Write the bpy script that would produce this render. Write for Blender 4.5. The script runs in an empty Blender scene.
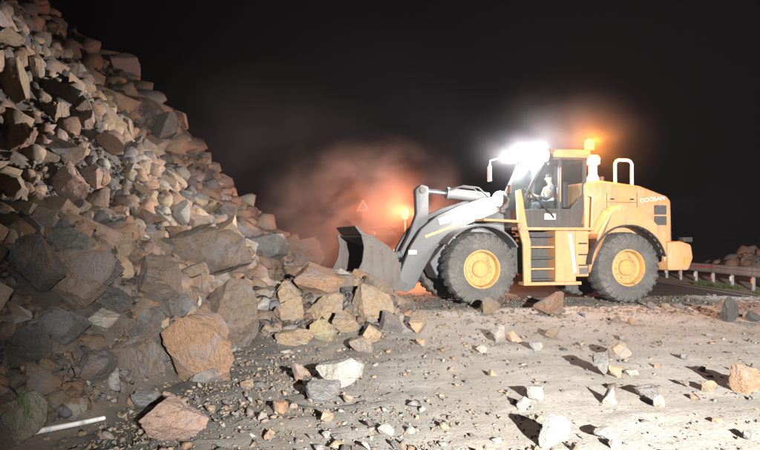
import bpy, bmesh, math, random
import numpy as np
from mathutils import Vector, Matrix, noise as mnoise

R = math.radians
random.seed(7); rng = np.random.default_rng(7)
S = bpy.context.scene
COL = S.collection

# ------------------------------------------------------------------ camera
CAM_H, FPX, PITCH = 1.6, 700.0, math.atan(13 / 700)      # photo is 760 x 450
cd = bpy.data.cameras.new('camera'); cam = bpy.data.objects.new('camera', cd); COL.objects.link(cam)
cd.sensor_width = 36; cd.lens = 36 * FPX / 760; cd.clip_end = 2000; cd.clip_start = .05
cam.location = (0, 0, CAM_H); cam.rotation_euler = (R(90) + PITCH, 0, 0)
S.camera = cam

# ------------------------------------------------------------------ night sky, moon, headlamp behind the photographer
W = bpy.data.worlds.new('World'); S.world = W; W.use_nodes = True
wn = W.node_tree.nodes; wl = W.node_tree.links; wn.clear()
sky = wn.new('ShaderNodeTexSky'); sky.sky_type = 'NISHITA'; sky.sun_disc = False
sky.sun_elevation = R(-7); sky.sun_rotation = R(160); sky.dust_density = 3
bg = wn.new('ShaderNodeBackground'); bg.inputs[1].default_value = 0.05
wo = wn.new('ShaderNodeOutputWorld'); wl.new(sky.outputs[0], bg.inputs[0]); wl.new(bg.outputs[0], wo.inputs[0])

sd = bpy.data.lights.new('moon', 'SUN'); sd.energy = 0.012; sd.angle = R(.5); sd.color = (.85, .9, 1)
so = bpy.data.objects.new('moon', sd); COL.objects.link(so); so.rotation_euler = (R(50), 0, R(20))

def spot(name, loc, target, power, size, blend, color=(1, .96, .9), radius=.06, parent=None):
    ld = bpy.data.lights.new(name, 'SPOT'); ld.energy = power; ld.spot_size = R(size); ld.spot_blend = blend
    ld.color = color; ld.shadow_soft_size = radius
    o = bpy.data.objects.new(name, ld); COL.objects.link(o); o.location = loc
    o.rotation_euler = (Vector(target) - Vector(loc)).to_track_quat('-Z', 'Y').to_euler()
    if parent: o.parent = parent
    return o

# the roof lamp of the machine standing behind the photographer: it lights the road and the rubble from the front right
HL = spot('work_lamp_behind_light', (2.8, -6, 3.0), (3.4, 12, .2), 60000, 60, .95, (1, .98, .945), .05)

HAZE, DUST = .0004, .2                                  # densities of the night haze and of the dust cloud
S.view_settings.view_transform = 'Standard'; S.view_settings.look = 'None'
S.view_settings.exposure = 0; S.view_settings.gamma = 1
S.render.engine = 'CYCLES'
cy = S.cycles; cy.use_denoising = True; cy.max_bounces = 6; cy.diffuse_bounces = 1; cy.glossy_bounces = 3
cy.transparent_max_bounces = 12; cy.volume_bounces = 0; cy.volume_step_rate = 2; cy.volume_max_steps = 64
cy.sample_clamp_indirect = 4; cy.caustics_reflective = False; cy.caustics_refractive = False

# ------------------------------------------------------------------ tags and helpers
def tag(o, label=None, cat=None, group=None, kind=None):
    if label: o['label'] = label
    if cat: o['category'] = cat
    if group: o['group'] = group
    if kind: o['kind'] = kind
    return o

def thing(name, label, cat, loc=(0, 0, 0), rz=0, group=None):
    o = bpy.data.objects.new(name, None); COL.objects.link(o); o.empty_display_size = .2
    o.location = loc; o.rotation_euler = (0, 0, rz)
    return tag(o, label, cat, group)

def obj(name, bm, mat, parent=None, smooth=False, bevel=0, seg=2):
    if bevel:
        es = [e for e in bm.edges if len(e.link_faces) == 2 and e.calc_face_angle(0) > .5]
        bmesh.ops.bevel(bm, geom=es, offset=bevel, segments=seg, affect='EDGES', profile=.5, clamp_overlap=True)
    bmesh.ops.recalc_face_normals(bm, faces=bm.faces)
    me = bpy.data.meshes.new(name); bm.to_mesh(me); bm.free()
    if smooth:
        me.polygons.foreach_set('use_smooth', [True] * len(me.polygons))
        if smooth != 'all': me.set_sharp_from_angle(angle=R(35))
    me.materials.append(mat)
    o = bpy.data.objects.new(name, me); COL.objects.link(o)
    if parent: o.parent = parent
    return o

def B(): return bmesh.new()

def box(bm, c, s, rot=None):
    r = bmesh.ops.create_cube(bm, size=1)
    M = Matrix.Translation(c) @ (rot.to_matrix().to_4x4() if rot else Matrix()) @ Matrix.Diagonal((*s, 1))
    bmesh.ops.transform(bm, matrix=M, verts=r['verts']); return bm

def bx(bm, x0, x1, y0, y1, z0, z1):
    return box(bm, ((x0 + x1) / 2, (y0 + y1) / 2, (z0 + z1) / 2), (x1 - x0, y1 - y0, z1 - z0))

def prism(bm, pts, y0, y1):
    a = [bm.verts.new((x, y0, z)) for x, z in pts]; b = [bm.verts.new((x, y1, z)) for x, z in pts]
    n = len(pts); bm.faces.new(a); bm.faces.new(b[::-1])
    for i in range(n): bm.faces.new((a[i], a[(i + 1) % n], b[(i + 1) % n], b[i]))
    bmesh.ops.recalc_face_normals(bm, faces=bm.faces); return bm

def tube(bm, pts, r, n=10):
    pts = [Vector(p) for p in pts]; rings = []
    rs = r if isinstance(r, (list, tuple)) else [r] * len(pts)
    t0 = (pts[1] - pts[0]).normalized(); up = Vector((0, 0, 1)) if abs(t0.z) < .9 else Vector((1, 0, 0))
    u = t0.cross(up).normalized()
    for i, p in enumerate(pts):
        t = (pts[min(i + 1, len(pts) - 1)] - pts[max(i - 1, 0)]).normalized()
        u = (u - t * u.dot(t)).normalized(); v = t.cross(u)
        rings.append([bm.verts.new(p + (u * math.cos(a) + v * math.sin(a)) * rs[i]) for a in [2 * math.pi * k / n for k in range(n)]])
    for a, b in zip(rings, rings[1:]):
        for k in range(n): bm.faces.new((a[k], a[(k + 1) % n], b[(k + 1) % n], b[k]))
    bm.faces.new(rings[0][::-1]); bm.faces.new(rings[-1]); return bm

def lathe(bm, prof, c, n=48, axis='Y', close=True):
    """prof = list of (radius, offset along axis)"""
    rings = []
    for r, h in prof:
        ring = []
        for k in range(n):
            a = 2 * math.pi * k / n
            if axis == 'Y': p = (c[0] + r * math.cos(a), c[1] + h, c[2] + r * math.sin(a))
            elif axis == 'X': p = (c[0] + h, c[1] + r * math.cos(a), c[2] + r * math.sin(a))
            else: p = (c[0] + r * math.cos(a), c[1] + r * math.sin(a), c[2] + h)
            ring.append(bm.verts.new(p))
        rings.append(ring)
    for a, b in zip(rings, rings[1:]):
        for k in range(n): bm.faces.new((a[k], a[(k + 1) % n], b[(k + 1) % n], b[k]))
    if close: bm.faces.new(rings[0][::-1]); bm.faces.new(rings[-1])
    return bm

# ------------------------------------------------------------------ materials
def nt(name):
    m = bpy.data.materials.new(name); m.use_nodes = True
    t = m.node_tree; t.nodes.clear(); out = t.nodes.new('ShaderNodeOutputMaterial'); return m, t, out
def N(t, kind, **kw):
    n = t.nodes.new(kind)
    for k, v in kw.items():
        if k == 'op': n.operation = v
        elif k == 'bt': n.blend_type = v; n.data_type = 'RGBA'
        else: setattr(n, k, v)
    return n
def noise_n(t, vec, scale, detail=4, rough=.55, dist=0):
    n = N(t, 'ShaderNodeTexNoise'); n.inputs['Scale'].default_value = scale; n.inputs['Detail'].default_value = detail
    n.inputs['Roughness'].default_value = rough; n.inputs['Distortion'].default_value = dist
    if vec: t.links.new(vec, n.inputs['Vector'])
    return n
def ramp(t, src, stops):
    r = N(t, 'ShaderNodeValToRGB'); e = r.color_ramp.elements
    for i, (p, c) in enumerate(stops):
        el = e[i] if i < 2 else e.new(p)
        el.position = p; el.color = (*c, 1) if isinstance(c, tuple) else (c, c, c, 1)
    t.links.new(src, r.inputs[0]); return r
def mixc(t, fac, a, b, bt='MIX'):
    m = N(t, 'ShaderNodeMix', bt=bt)
    for s, v in ((0, fac), (6, a), (7, b)):
        if isinstance(v, (int, float)): m.inputs[s].default_value = v
        elif isinstance(v, tuple): m.inputs[s].default_value = (*v, 1)
        else: t.links.new(v, m.inputs[s])
    return m.outputs[2]
def bsdf(t, out, col, rough=.7, metal=0, bump=None, bstr=.4, bdist=.02, **kw):
    b = N(t, 'ShaderNodeBsdfPrincipled')
    if isinstance(col, tuple): b.inputs['Base Color'].default_value = (*col, 1)
    else: t.links.new(col, b.inputs['Base Color'])
    if isinstance(rough, (int, float)): b.inputs['Roughness'].default_value = rough
    else: t.links.new(rough, b.inputs['Roughness'])
    b.inputs['Metallic'].default_value = metal
    for k, v in kw.items(): b.inputs[k].default_value = v
    if bump:
        n = N(t, 'ShaderNodeBump'); n.inputs['Strength'].default_value = bstr; n.inputs['Distance'].default_value = bdist
        t.links.new(bump, n.inputs['Height']); t.links.new(n.outputs[0], b.inputs['Normal'])
    t.links.new(b.outputs[0], out.inputs[0]); return b

def dusty(name, col, rough=.45, metal=0, dust=.35, dcol=(.33, .28, .22), scale=1.6, coat=0, spec=.5):
    """painted or bare metal with a film of rock dust and scuffs"""
    m, t, out = nt(name); g = N(t, 'ShaderNodeTexCoord').outputs['Object']
    n1 = noise_n(t, g, scale, 6, .62, .3); n2 = noise_n(t, g, scale * 9, 5, .7)
    r1 = ramp(t, n1.outputs[0], [(.38, 0.), (.75, 1.)]); r2 = ramp(t, n2.outputs[0], [(.45, .2), (.7, 1.)])
    f = N(t, 'ShaderNodeMath', op='MULTIPLY'); t.links.new(r1.outputs[0], f.inputs[0]); t.links.new(r2.outputs[0], f.inputs[1])
    f2 = N(t, 'ShaderNodeMath', op='MULTIPLY_ADD'); t.links.new(f.outputs[0], f2.inputs[0]); f2.inputs[1].default_value = dust; f2.inputs[2].default_value = dust * .3
    c = mixc(t, f2.outputs[0], col, dcol)
    mp = N(t, 'ShaderNodeMapping'); mp.inputs['Scale'].default_value = (7, 7, .7); t.links.new(g, mp.inputs[0])
    n3 = noise_n(t, mp.outputs[0], 1.3, 5, .65); c = mixc(t, ramp(t, n3.outputs[0], [(.50, 0.), (.70, .75)]).outputs[0], c, tuple(q * .45 for q in dcol))
    rr = N(t, 'ShaderNodeMath', op='MULTIPLY_ADD'); t.links.new(f2.outputs[0], rr.inputs[0]); rr.inputs[1].default_value = .8; rr.inputs[2].default_value = rough
    b = bsdf(t, out, c, rr.outputs[0], metal, n2.outputs[0], .08, .01)
    b.inputs['Coat Weight'].default_value = coat; b.inputs['Specular IOR Level'].default_value = spec
    return m

def emit(name, col, strength):
    m, t, out = nt(name); e = N(t, 'ShaderNodeEmission'); e.inputs[0].default_value = (*col, 1); e.inputs[1].default_value = strength
    t.links.new(e.outputs[0], out.inputs[0]); return m

def rock_mat(name, attr):
    m, t, out = nt(name); tc = N(t, 'ShaderNodeTexCoord')
    gm = N(t, 'ShaderNodeNewGeometry').outputs['Position']
    if attr: base = N(t, 'ShaderNodeVertexColor', layer_name='col').outputs[0]
    else: base = N(t, 'ShaderNodeObjectInfo').outputs['Color']
    a = noise_n(t, gm, 3.2, 7, .62, .6); b = noise_n(t, gm, 17, 6, .68, .2); c = noise_n(t, gm, 70, 4, .6)
    pale = mixc(t, ramp(t, b.outputs[0], [(.3, .62), (.72, 1.3)]).outputs[0], (0, 0, 0), (1, 1, 1))
    col = mixc(t, 1., base, pale, 'MULTIPLY')
    grey = mixc(t, .7, col, (.16, .16, .17))
    col = mixc(t, ramp(t, a.outputs[0], [(.5, 0.), (.62, .8)]).outputs[0], col, grey)
    rust = mixc(t, .4, col, (.25, .135, .07))
    a2 = noise_n(t, gm, 2.1, 6, .6, 1.)
    col = mixc(t, ramp(t, a2.outputs[0], [(.53, 0.), (.66, .75)]).outputs[0], col, rust)
    spk = mixc(t, ramp(t, c.outputs[0], [(.60, 0.), (.70, .3)]).outputs[0], col, (.55, .52, .47))
    vor = N(t, 'ShaderNodeTexVoronoi', feature='DISTANCE_TO_EDGE'); vor.inputs['Scale'].default_value = 4.5
    dv = mixc(t, .25, gm, a.outputs[1]); t.links.new(dv, vor.inputs['Vector'])
    crack = ramp(t, vor.outputs[0], [(0., 0.), (.05, 1.)])
    h1 = N(t, 'ShaderNodeMath', op='MULTIPLY_ADD'); t.links.new(b.outputs[0], h1.inputs[0]); h1.inputs[1].default_value = 1.2; t.links.new(c.outputs[0], h1.inputs[2])
    h2 = N(t, 'ShaderNodeMath', op='MULTIPLY_ADD'); t.links.new(crack.outputs[0], h2.inputs[0]); h2.inputs[1].default_value = .35; t.links.new(h1.outputs[0], h2.inputs[2])
    bsdf(t, out, spk, .88, 0, h2.outputs[0], .75, .05)
    return m

def ground_mat():
    m, t, out = nt('crushed_rock_and_dust'); gm = N(t, 'ShaderNodeNewGeometry').outputs['Position']
    sep = N(t, 'ShaderNodeSeparateXYZ'); t.links.new(gm, sep.inputs[0])
    big = noise_n(t, gm, .55, 5, .6, .8); mid = noise_n(t, gm, 5, 6, .65); fine = noise_n(t, gm, 38, 5, .7); grit = noise_n(t, gm, 120, 3, .6)
    # tracked-in pale dust towards the open carriageway, dark earth at the foot of the fall
    xx = N(t, 'ShaderNodeMath', op='MULTIPLY_ADD'); t.links.new(big.outputs[0], xx.inputs[0]); xx.inputs[1].default_value = 2.6; t.links.new(sep.outputs[0], xx.inputs[2])
    mr = N(t, 'ShaderNodeMapRange'); t.links.new(xx.outputs[0], mr.inputs[0]); mr.inputs[1].default_value = -.7; mr.inputs[2].default_value = 2.6
    earth = mixc(t, mid.outputs[0], (.03, .027, .025), (.10, .085, .072))
    dust = mixc(t, ramp(t, big.outputs[0], [(.35, 0.), (.65, 1.)]).outputs[0], (.36, .335, .29), (.46, .44, .40))
    dust = mixc(t, ramp(t, mid.outputs[0], [(.35, .35), (.7, 0.)]).outputs[0], dust, (.33, .29, .24))
    c = mixc(t, mr.outputs[0], earth, dust)
    # the two tyre tracks the machines have worn along the road
    wv = N(t, 'ShaderNodeTexWave', wave_type='BANDS', bands_direction='X'); wv.inputs['Scale'].default_value = .17; wv.inputs['Distortion'].default_value = 2.5
    wv.inputs['Detail'].default_value = 3; wv.inputs['Detail Scale'].default_value = .6; t.links.new(gm, wv.inputs['Vector'])
    c = mixc(t, ramp(t, wv.outputs[0], [(.45, 0.), (.9, .28)]).outputs[0], c, (.34, .28, .21))
    c = mixc(t, ramp(t, fine.outputs[0], [(.36, .45), (.5, 0.)]).outputs[0], c, (.09, .08, .07))
    c = mixc(t, ramp(t, grit.outputs[0], [(.60, 0.), (.72, .35)]).outputs[0], c, (.5, .46, .4))
    a = N(t, 'ShaderNodeMath', op='MULTIPLY_ADD'); t.links.new(fine.outputs[0], a.inputs[0]); a.inputs[1].default_value = .5; t.links.new(mid.outputs[0], a.inputs[2])
    b = N(t, 'ShaderNodeMath', op='MULTIPLY_ADD'); t.links.new(grit.outputs[0], b.inputs[0]); b.inputs[1].default_value = .18; t.links.new(a.outputs[0], b.inputs[2])
    bsdf(t, out, c, .92, 0, b.outputs[0], .55, .04); return m

def asphalt_mat():
    m, t, out = nt('asphalt'); gm = N(t, 'ShaderNodeNewGeometry').outputs['Position']
    a = noise_n(t, gm, .7, 5, .6, .5); b = noise_n(t, gm, 60, 4, .7)
    c = mixc(t, ramp(t, a.outputs[0], [(.35, 0.), (.7, .6)]).outputs[0], (.10, .10, .098), (.27, .25, .225))
    c = mixc(t, ramp(t, b.outputs[0], [(.4, .4), (.65, 0.)]).outputs[0], c, (.04, .04, .04))
    bsdf(t, out, c, .75, 0, b.outputs[0], .5, .01); return m

M = {}
M['rock'] = rock_mat('rock', False); M['rubble'] = rock_mat('rubble', True)
M['ground'] = ground_mat(); M['asphalt'] = asphalt_mat()
M['orange'] = dusty('orange_paint', (.60, .225, .045), .42, 0, .72, (.48, .41, .31), 1.5)
M['grey'] = dusty('grey_paint', (.075, .08, .085), .5, 0, .6, (.24, .23, .22), 2)
M['dark'] = dusty('dark_paint', (.035, .037, .04), .5, 0, .4, (.2, .18, .16), 2)
M['rubber'] = dusty('tyre_rubber', (.035, .035, .036), .8, 0, .75, (.26, .24, .215), 2.2, spec=.3)
M['rim'] = dusty('rim_paint', (.60, .29, .05), .55, 0, .8, (.33, .27, .2), 3.5)
M['steel'] = dusty('worn_steel', (.075, .074, .073), .42, .35, .8, (.17, .125, .095), 2.2)
M['chrome'] = dusty('cylinder_rod', (.65, .66, .68), .22, .9, .2, (.3, .3, .3), 2)
M['white'] = dusty('white_paint', (.8, .8, .8), .4, 0, .15, (.5, .46, .4), 2)
M['reflective'] = dusty('reflective_tape', (.85, .85, .82), .3, 0, .05, (.6, .58, .5), 4)
M['black'] = dusty('black_plastic', (.02, .02, .021), .5, 0, .25, (.15, .14, .13), 3)
M['galv'] = dusty('galvanised_steel', (.42, .43, .44), .45, .5, .4, (.3, .28, .25), 1.5)
M['lens_white'] = emit('lamp_lens', (1, .97, .94), 90)
M['lens_rear'] = emit('rear_lamp_lens', (.9, .95, 1), 12)
M['lens_amber'] = emit('amber_beacon_lens', (1, .42, .05), 8)
M['red_glass'] = dusty('red_reflector', (.75, .03, .02), .25, 0, .1)
M['amber_glass'] = dusty('orange_reflector', (.9, .28, .05), .25, 0, .1)
M['moss'] = dusty('moss', (.06, .11, .02), .9, 0, .2)
M['skin'] = dusty('skin', (.5, .29, .2), .5, 0, .05)
M['hair'] = dusty('hair', (.02, .015, .012), .6, 0, .05)
M['vest'] = dusty('hi_vis_orange', (.85, .16, .03), .7, 0, .1)
M['cloth'] = dusty('dark_blue_cloth', (.03, .035, .05), .85, 0, .15)
def glass_mat():
    m, t, out = nt('cab_glass'); tr = N(t, 'ShaderNodeBsdfTransparent'); tr.inputs[0].default_value = (.86, .9, .9, 1)
    gl = N(t, 'ShaderNodeBsdfPrincipled'); gl.inputs['Base Color'].default_value = (.3, .29, .27, 1); gl.inputs['Roughness'].default_value = .12
    g = N(t, 'ShaderNodeTexCoord').outputs['Object']; n = noise_n(t, g, 2.5, 5, .6, .4)
    r = ramp(t, n.outputs[0], [(.35, .03), (.75, .11)])
    mx = N(t, 'ShaderNodeMixShader'); t.links.new(r.outputs[0], mx.inputs[0]); t.links.new(tr.outputs[0], mx.inputs[1]); t.links.new(gl.outputs[0], mx.inputs[2])
    t.links.new(mx.outputs[0], out.inputs[0]); return m
M['glass'] = glass_mat()

# ------------------------------------------------------------------ terrain
def sstep(a, b, v): 
    t = np.clip((v - a) / (b - a), 0, 1); return t * t * (3 - 2 * t)
_ph = rng.uniform(0, 6.28, (14, 2)); _fr = rng.normal(0, 1, (14, 2))
def wob(x, y, f):
    s = 0
    for i in range(14):
        s = s + np.sin((x * _fr[i, 0] + y * _fr[i, 1]) * f + _ph[i, 0]) * np.sin((y * _fr[i, 0] * .7 - x * _fr[i, 1] * .7) * f + _ph[i, 1])
    return s / 5.

def H(x, y):
    """ground height: the road, the fall of rock on the left, the bank behind the rail"""
    x = np.asarray(x, float); y = np.asarray(y, float)
    toe = -2.35 + .25 * np.sin(y * .8 + 1.2) + .9 * sstep(14, 20, y) - 1.1 * np.maximum(0, y - 23) + .5 * np.minimum(0, y - 6.5) * .3
    t = toe - x + .6 * wob(x, y, .55)
    bench = 1.5 - 1.2 * sstep(9, 15, y)
    z = .86 * np.clip(t, 0, 1.8) + .14 * np.clip(t - 1.8, 0, bench) + 1.0 * np.maximum(0, t - 1.8 - bench)
    z = np.where(z > 11, 11 + (z - 11) * .55, z)
    z = z + sstep(.2, 2.5, t) * (.28 * wob(x, y, 1.1) + .27 * wob(x + 9, y, 2.7))
    # tongue of debris that the bucket is pushed into
    z = z + .62 * np.exp(-((x + 1.35) / 1.35) ** 2 - ((y - 13.2) / 1.7) ** 2)
    z = z + .25 * np.exp(-((x + .2) / .9) ** 2 - ((y - 13.2) / 1.2) ** 2)
    # rough skin of the crushed rock layer, and its edge where the clean road shows
    e = y - (19.1 + .25 * np.sin(x * 1.1) + .12 * np.sin(x * 2.9 + 1)) - .05 * x + .35
    near = 1 - sstep(-.25, .3, e) * sstep(3.2, 4.6, x)
    z = z + np.where(near > 0, .022 * wob(x, y, 2.6) + .045 * np.exp(-(e / .5) ** 2) * sstep(3, 5, x), 0)
    z = z - .17 * (1 - near)
    # bank beyond the guard rail, far rise in the road, hill in the dark
    z = z + 1.2 * np.exp(-((x - 16.2) / 2.0) ** 2 - ((y - 29) / 4.2) ** 2) * (1 + .22 * wob(x, y, 1.3))
    z = z + sstep(13.2, 30, x) * -1.5 + 1.9 * sstep(34, 56, y) * sstep(8, 2, x)
    return z

def grid_axis(segs):
    out = []
    for a, b, s in segs: out += list(np.arange(a, b - 1e-6, s))
    return np.array(out + [segs[-1][1]])
gx = grid_axis([(-400, -60, 40), (-60, -18, 2), (-18, -3, .22), (-3, 9, .13), (9, 19, .25), (19, 60, 3), (60, 400, 40)])
gy = grid_axis([(-300, -20, 40), (-20, 2, 1.1), (2, 22, .14), (22, 36, .3), (36, 80, 2), (80, 500, 35)])
X, Y = np.meshgrid(gx, gy); Z = H(X, Y)
near_ = (X > -19) & (X < 10) & (Y > 2) & (Y < 22)
Z = Z + np.where(near_, rng.normal(0, .007, X.shape) * (1 + 2.2 * sstep(1.5, -2.5, X)), 0)
def np_mesh(name, verts, faces, mat, cols=None):
    me = bpy.data.meshes.new(name); nv, nf, k = len(verts), len(faces), faces.shape[1]
    me.vertices.add(nv); me.vertices.foreach_set('co', np.asarray(verts, np.float32).ravel())
    me.loops.add(nf * k); me.loops.foreach_set('vertex_index', faces.astype(np.int32).ravel())
    me.polygons.add(nf); me.polygons.foreach_set('loop_start', np.arange(0, nf * k, k, dtype=np.int32))
    me.update(calc_edges=True); me.validate()
    if cols is not None:
        a = me.color_attributes.new('col', 'FLOAT_COLOR', 'POINT'); a.data.foreach_set('color', np.asarray(cols, np.float32).ravel())
    me.materials.append(mat)
    o = bpy.data.objects.new(name, me); COL.objects.link(o); return o
ny, nx = X.shape; idx = np.arange(nx * ny).reshape(ny, nx)
gf = np.stack([idx[:-1, :-1], idx[:-1, 1:], idx[1:, 1:], idx[1:, :-1]], -1).reshape(-1, 4)
g = np_mesh('ground', np.stack([X, Y, Z], -1).reshape(-1, 3), gf, M['ground'])
g.data.polygons.foreach_set('use_smooth', [True] * len(g.data.polygons)); tag(g, kind='structure')

# the clean carriageway that shows behind the machine
rx = np.arange(4.0, 11.61, .4); ry = np.concatenate([np.arange(19.2, 40, .5), np.arange(40, 91, 5)])
RX, RY = np.meshgrid(rx, ry); ii = np.arange(RX.size).reshape(RX.shape)
rf = np.stack([ii[:-1, :-1], ii[:-1, 1:], ii[1:, 1:], ii[1:, :-1]], -1).reshape(-1, 4)
rd = np_mesh('road', np.stack([RX, RY, np.full(RX.shape, -.135) + .03 * np.sin(RX * .4)], -1).reshape(-1, 3), rf, M['asphalt'])
tag(rd, kind='structure')
ln = B(); bx(ln, 11.12, 11.27, 19.9, 90, -.155, -.13 + .03 * math.sin(11.2 * .4) + .004)
tag(obj('road_edge_line', ln, M['white']), kind='structure')

# ------------------------------------------------------------------ pixel -> ground
def ray(px, py):
    u = (px - 380) / FPX; v = (225 - py) / FPX
    return Vector((u, math.cos(PITCH) - v * math.sin(PITCH), math.sin(PITCH) + v * math.cos(PITCH)))
def hit(px, py, tmax=60):
    d = ray(px, py); t = 2.5; prev = t
    while t < tmax:
        if CAM_H + d.z * t < float(H(d.x * t, d.y * t)):
            a, b = prev, t
            for _ in range(18):
                m = (a + b) / 2
                if CAM_H + d.z * m < float(H(d.x * m, d.y * m)): b = m
                else: a = m
            return Vector((d.x * b, d.y * b, CAM_H + d.z * b))
        prev = t; t += .12
    return None
def proj(x, y, z):
    yc = y * math.cos(PITCH) + (z - CAM_H) * math.sin(PITCH); zc = -y * math.sin(PITCH) + (z - CAM_H) * math.cos(PITCH)
    return 380 + FPX * x / yc, 225 - FPX * zc / yc, yc

# ------------------------------------------------------------------ rocks
def rock_shape(sub, seed, planes=13, rough=.05, dmin=.34):
    bm = B(); bmesh.ops.create_icosphere(bm, subdivisions=sub, radius=1)
    bm.verts.ensure_lookup_table()
    v = np.array([q.co[:] for q in bm.verts]); f = np.array([[q.index for q in p.verts] for p in bm.faces]); bm.free()
    r = np.random.default_rng(seed)
    n = r.normal(0, 1, (planes, 3)); n /= np.linalg.norm(n, axis=1)[:, None]
    d = r.uniform(dmin, .66, planes)
    for _ in range(2):
        for k in range(planes):
            s = np.maximum(0, v @ n[k] - d[k]); v = v - s[:, None] * n[k]
    if rough:
        off = Vector(r.uniform(-50, 50, 3))
        for i in range(len(v)):
            p = Vector(v[i]); v[i] = v[i] * (1 + rough * (mnoise.noise(p * 2.2 + off) + .6 * mnoise.noise(p * 5.5 + off) + .4 * mnoise.noise(p * 12 + off) + .25 * mnoise.noise(p * 26 + off)))
            w_ = p * 2.1 + off + Vector((mnoise.noise(p * 1.7 + off), mnoise.noise(p * 1.9 - off), mnoise.noise(p * 1.5 + off * 2))) * .7
            v[i] = v[i] * (1 + rough * (.55 * mnoise.cell(w_) + .3 * mnoise.cell(w_ * 2.3)))          # stepped fracture faces
    lo, hi = v.min(0), v.max(0); v = (v - (lo + hi) / 2) / (hi - lo)     # unit box
    return v, f
def hull_shape(seed, npts):
    """sharp broken block: hull of a few points, flattened on random sides"""
    r = np.random.default_rng(seed); p = r.normal(0, 1, (npts, 3)); p /= np.linalg.norm(p, axis=1)[:, None]
    p *= r.uniform(.75, 1.1, (npts, 1)); p = np.clip(p, -r.uniform(.5, .85, 3), r.uniform(.5, .85, 3))
    bm = B(); [bm.verts.new(q) for q in p]
    h = bmesh.ops.convex_hull(bm, input=bm.verts)
    bmesh.ops.delete(bm, geom=[q for q in bm.verts if not q.link_faces], context='VERTS')
    bmesh.ops.triangulate(bm, faces=bm.faces); bmesh.ops.recalc_face_normals(bm, faces=bm.faces); bm.verts.index_update()
    v = np.array([q.co[:] for q in bm.verts]); f = np.array([[q.index for q in t.verts] for t in bm.faces]); bm.free()
    lo, hi = v.min(0), v.max(0); return (v - (lo + hi) / 2) / (hi - lo), f
def shape_mesh(name, v, f, smooth=False):
    me = bpy.data.meshes.new(name); me.from_pydata(v.tolist(), [], f.tolist()); me.materials.append(M['rock'])
    if smooth:
        me.polygons.foreach_set('use_smooth', [True] * len(f)); me.set_sharp_from_angle(angle=R(24))
    return me
HERO = [shape_mesh('rock', *rock_shape(5, 100 + i, 12 + i % 5, .065), True) for i in range(22)]
MID = [shape_mesh('rock', *rock_shape(4, 300 + i, 10 + i % 5, .045, .28), True) for i in range(22)]
LOW = [hull_shape(500 + i, 13 + i % 5) for i in range(24)]
LOWER = [hull_shape(600 + i, 8 + i % 4) for i in range(20)]

C_TAN, C_ORG, C_BRN, C_GRY, C_DRK, C_PAL, C_PNK, C_YEL = ((.28, .20, .125), (.25, .145, .085), (.15, .105, .075), (.145, .132, .12),
        (.07, .062, .056), (.31, .285, .245), (.29, .19, .145), (.28, .23, .12))
rock_count = [0]
def add_rock(me, loc, size, rz, tilt, col, label, group='fallen rocks'):
    o = bpy.data.objects.new('rock', me); COL.objects.link(o)
    o.location = loc; o.scale = size; o.rotation_euler = (tilt[0], tilt[1], rz); o.color = (*col, 1)
    tag(o, label, 'rock', group); rock_count[0] += 1; return o

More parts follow.
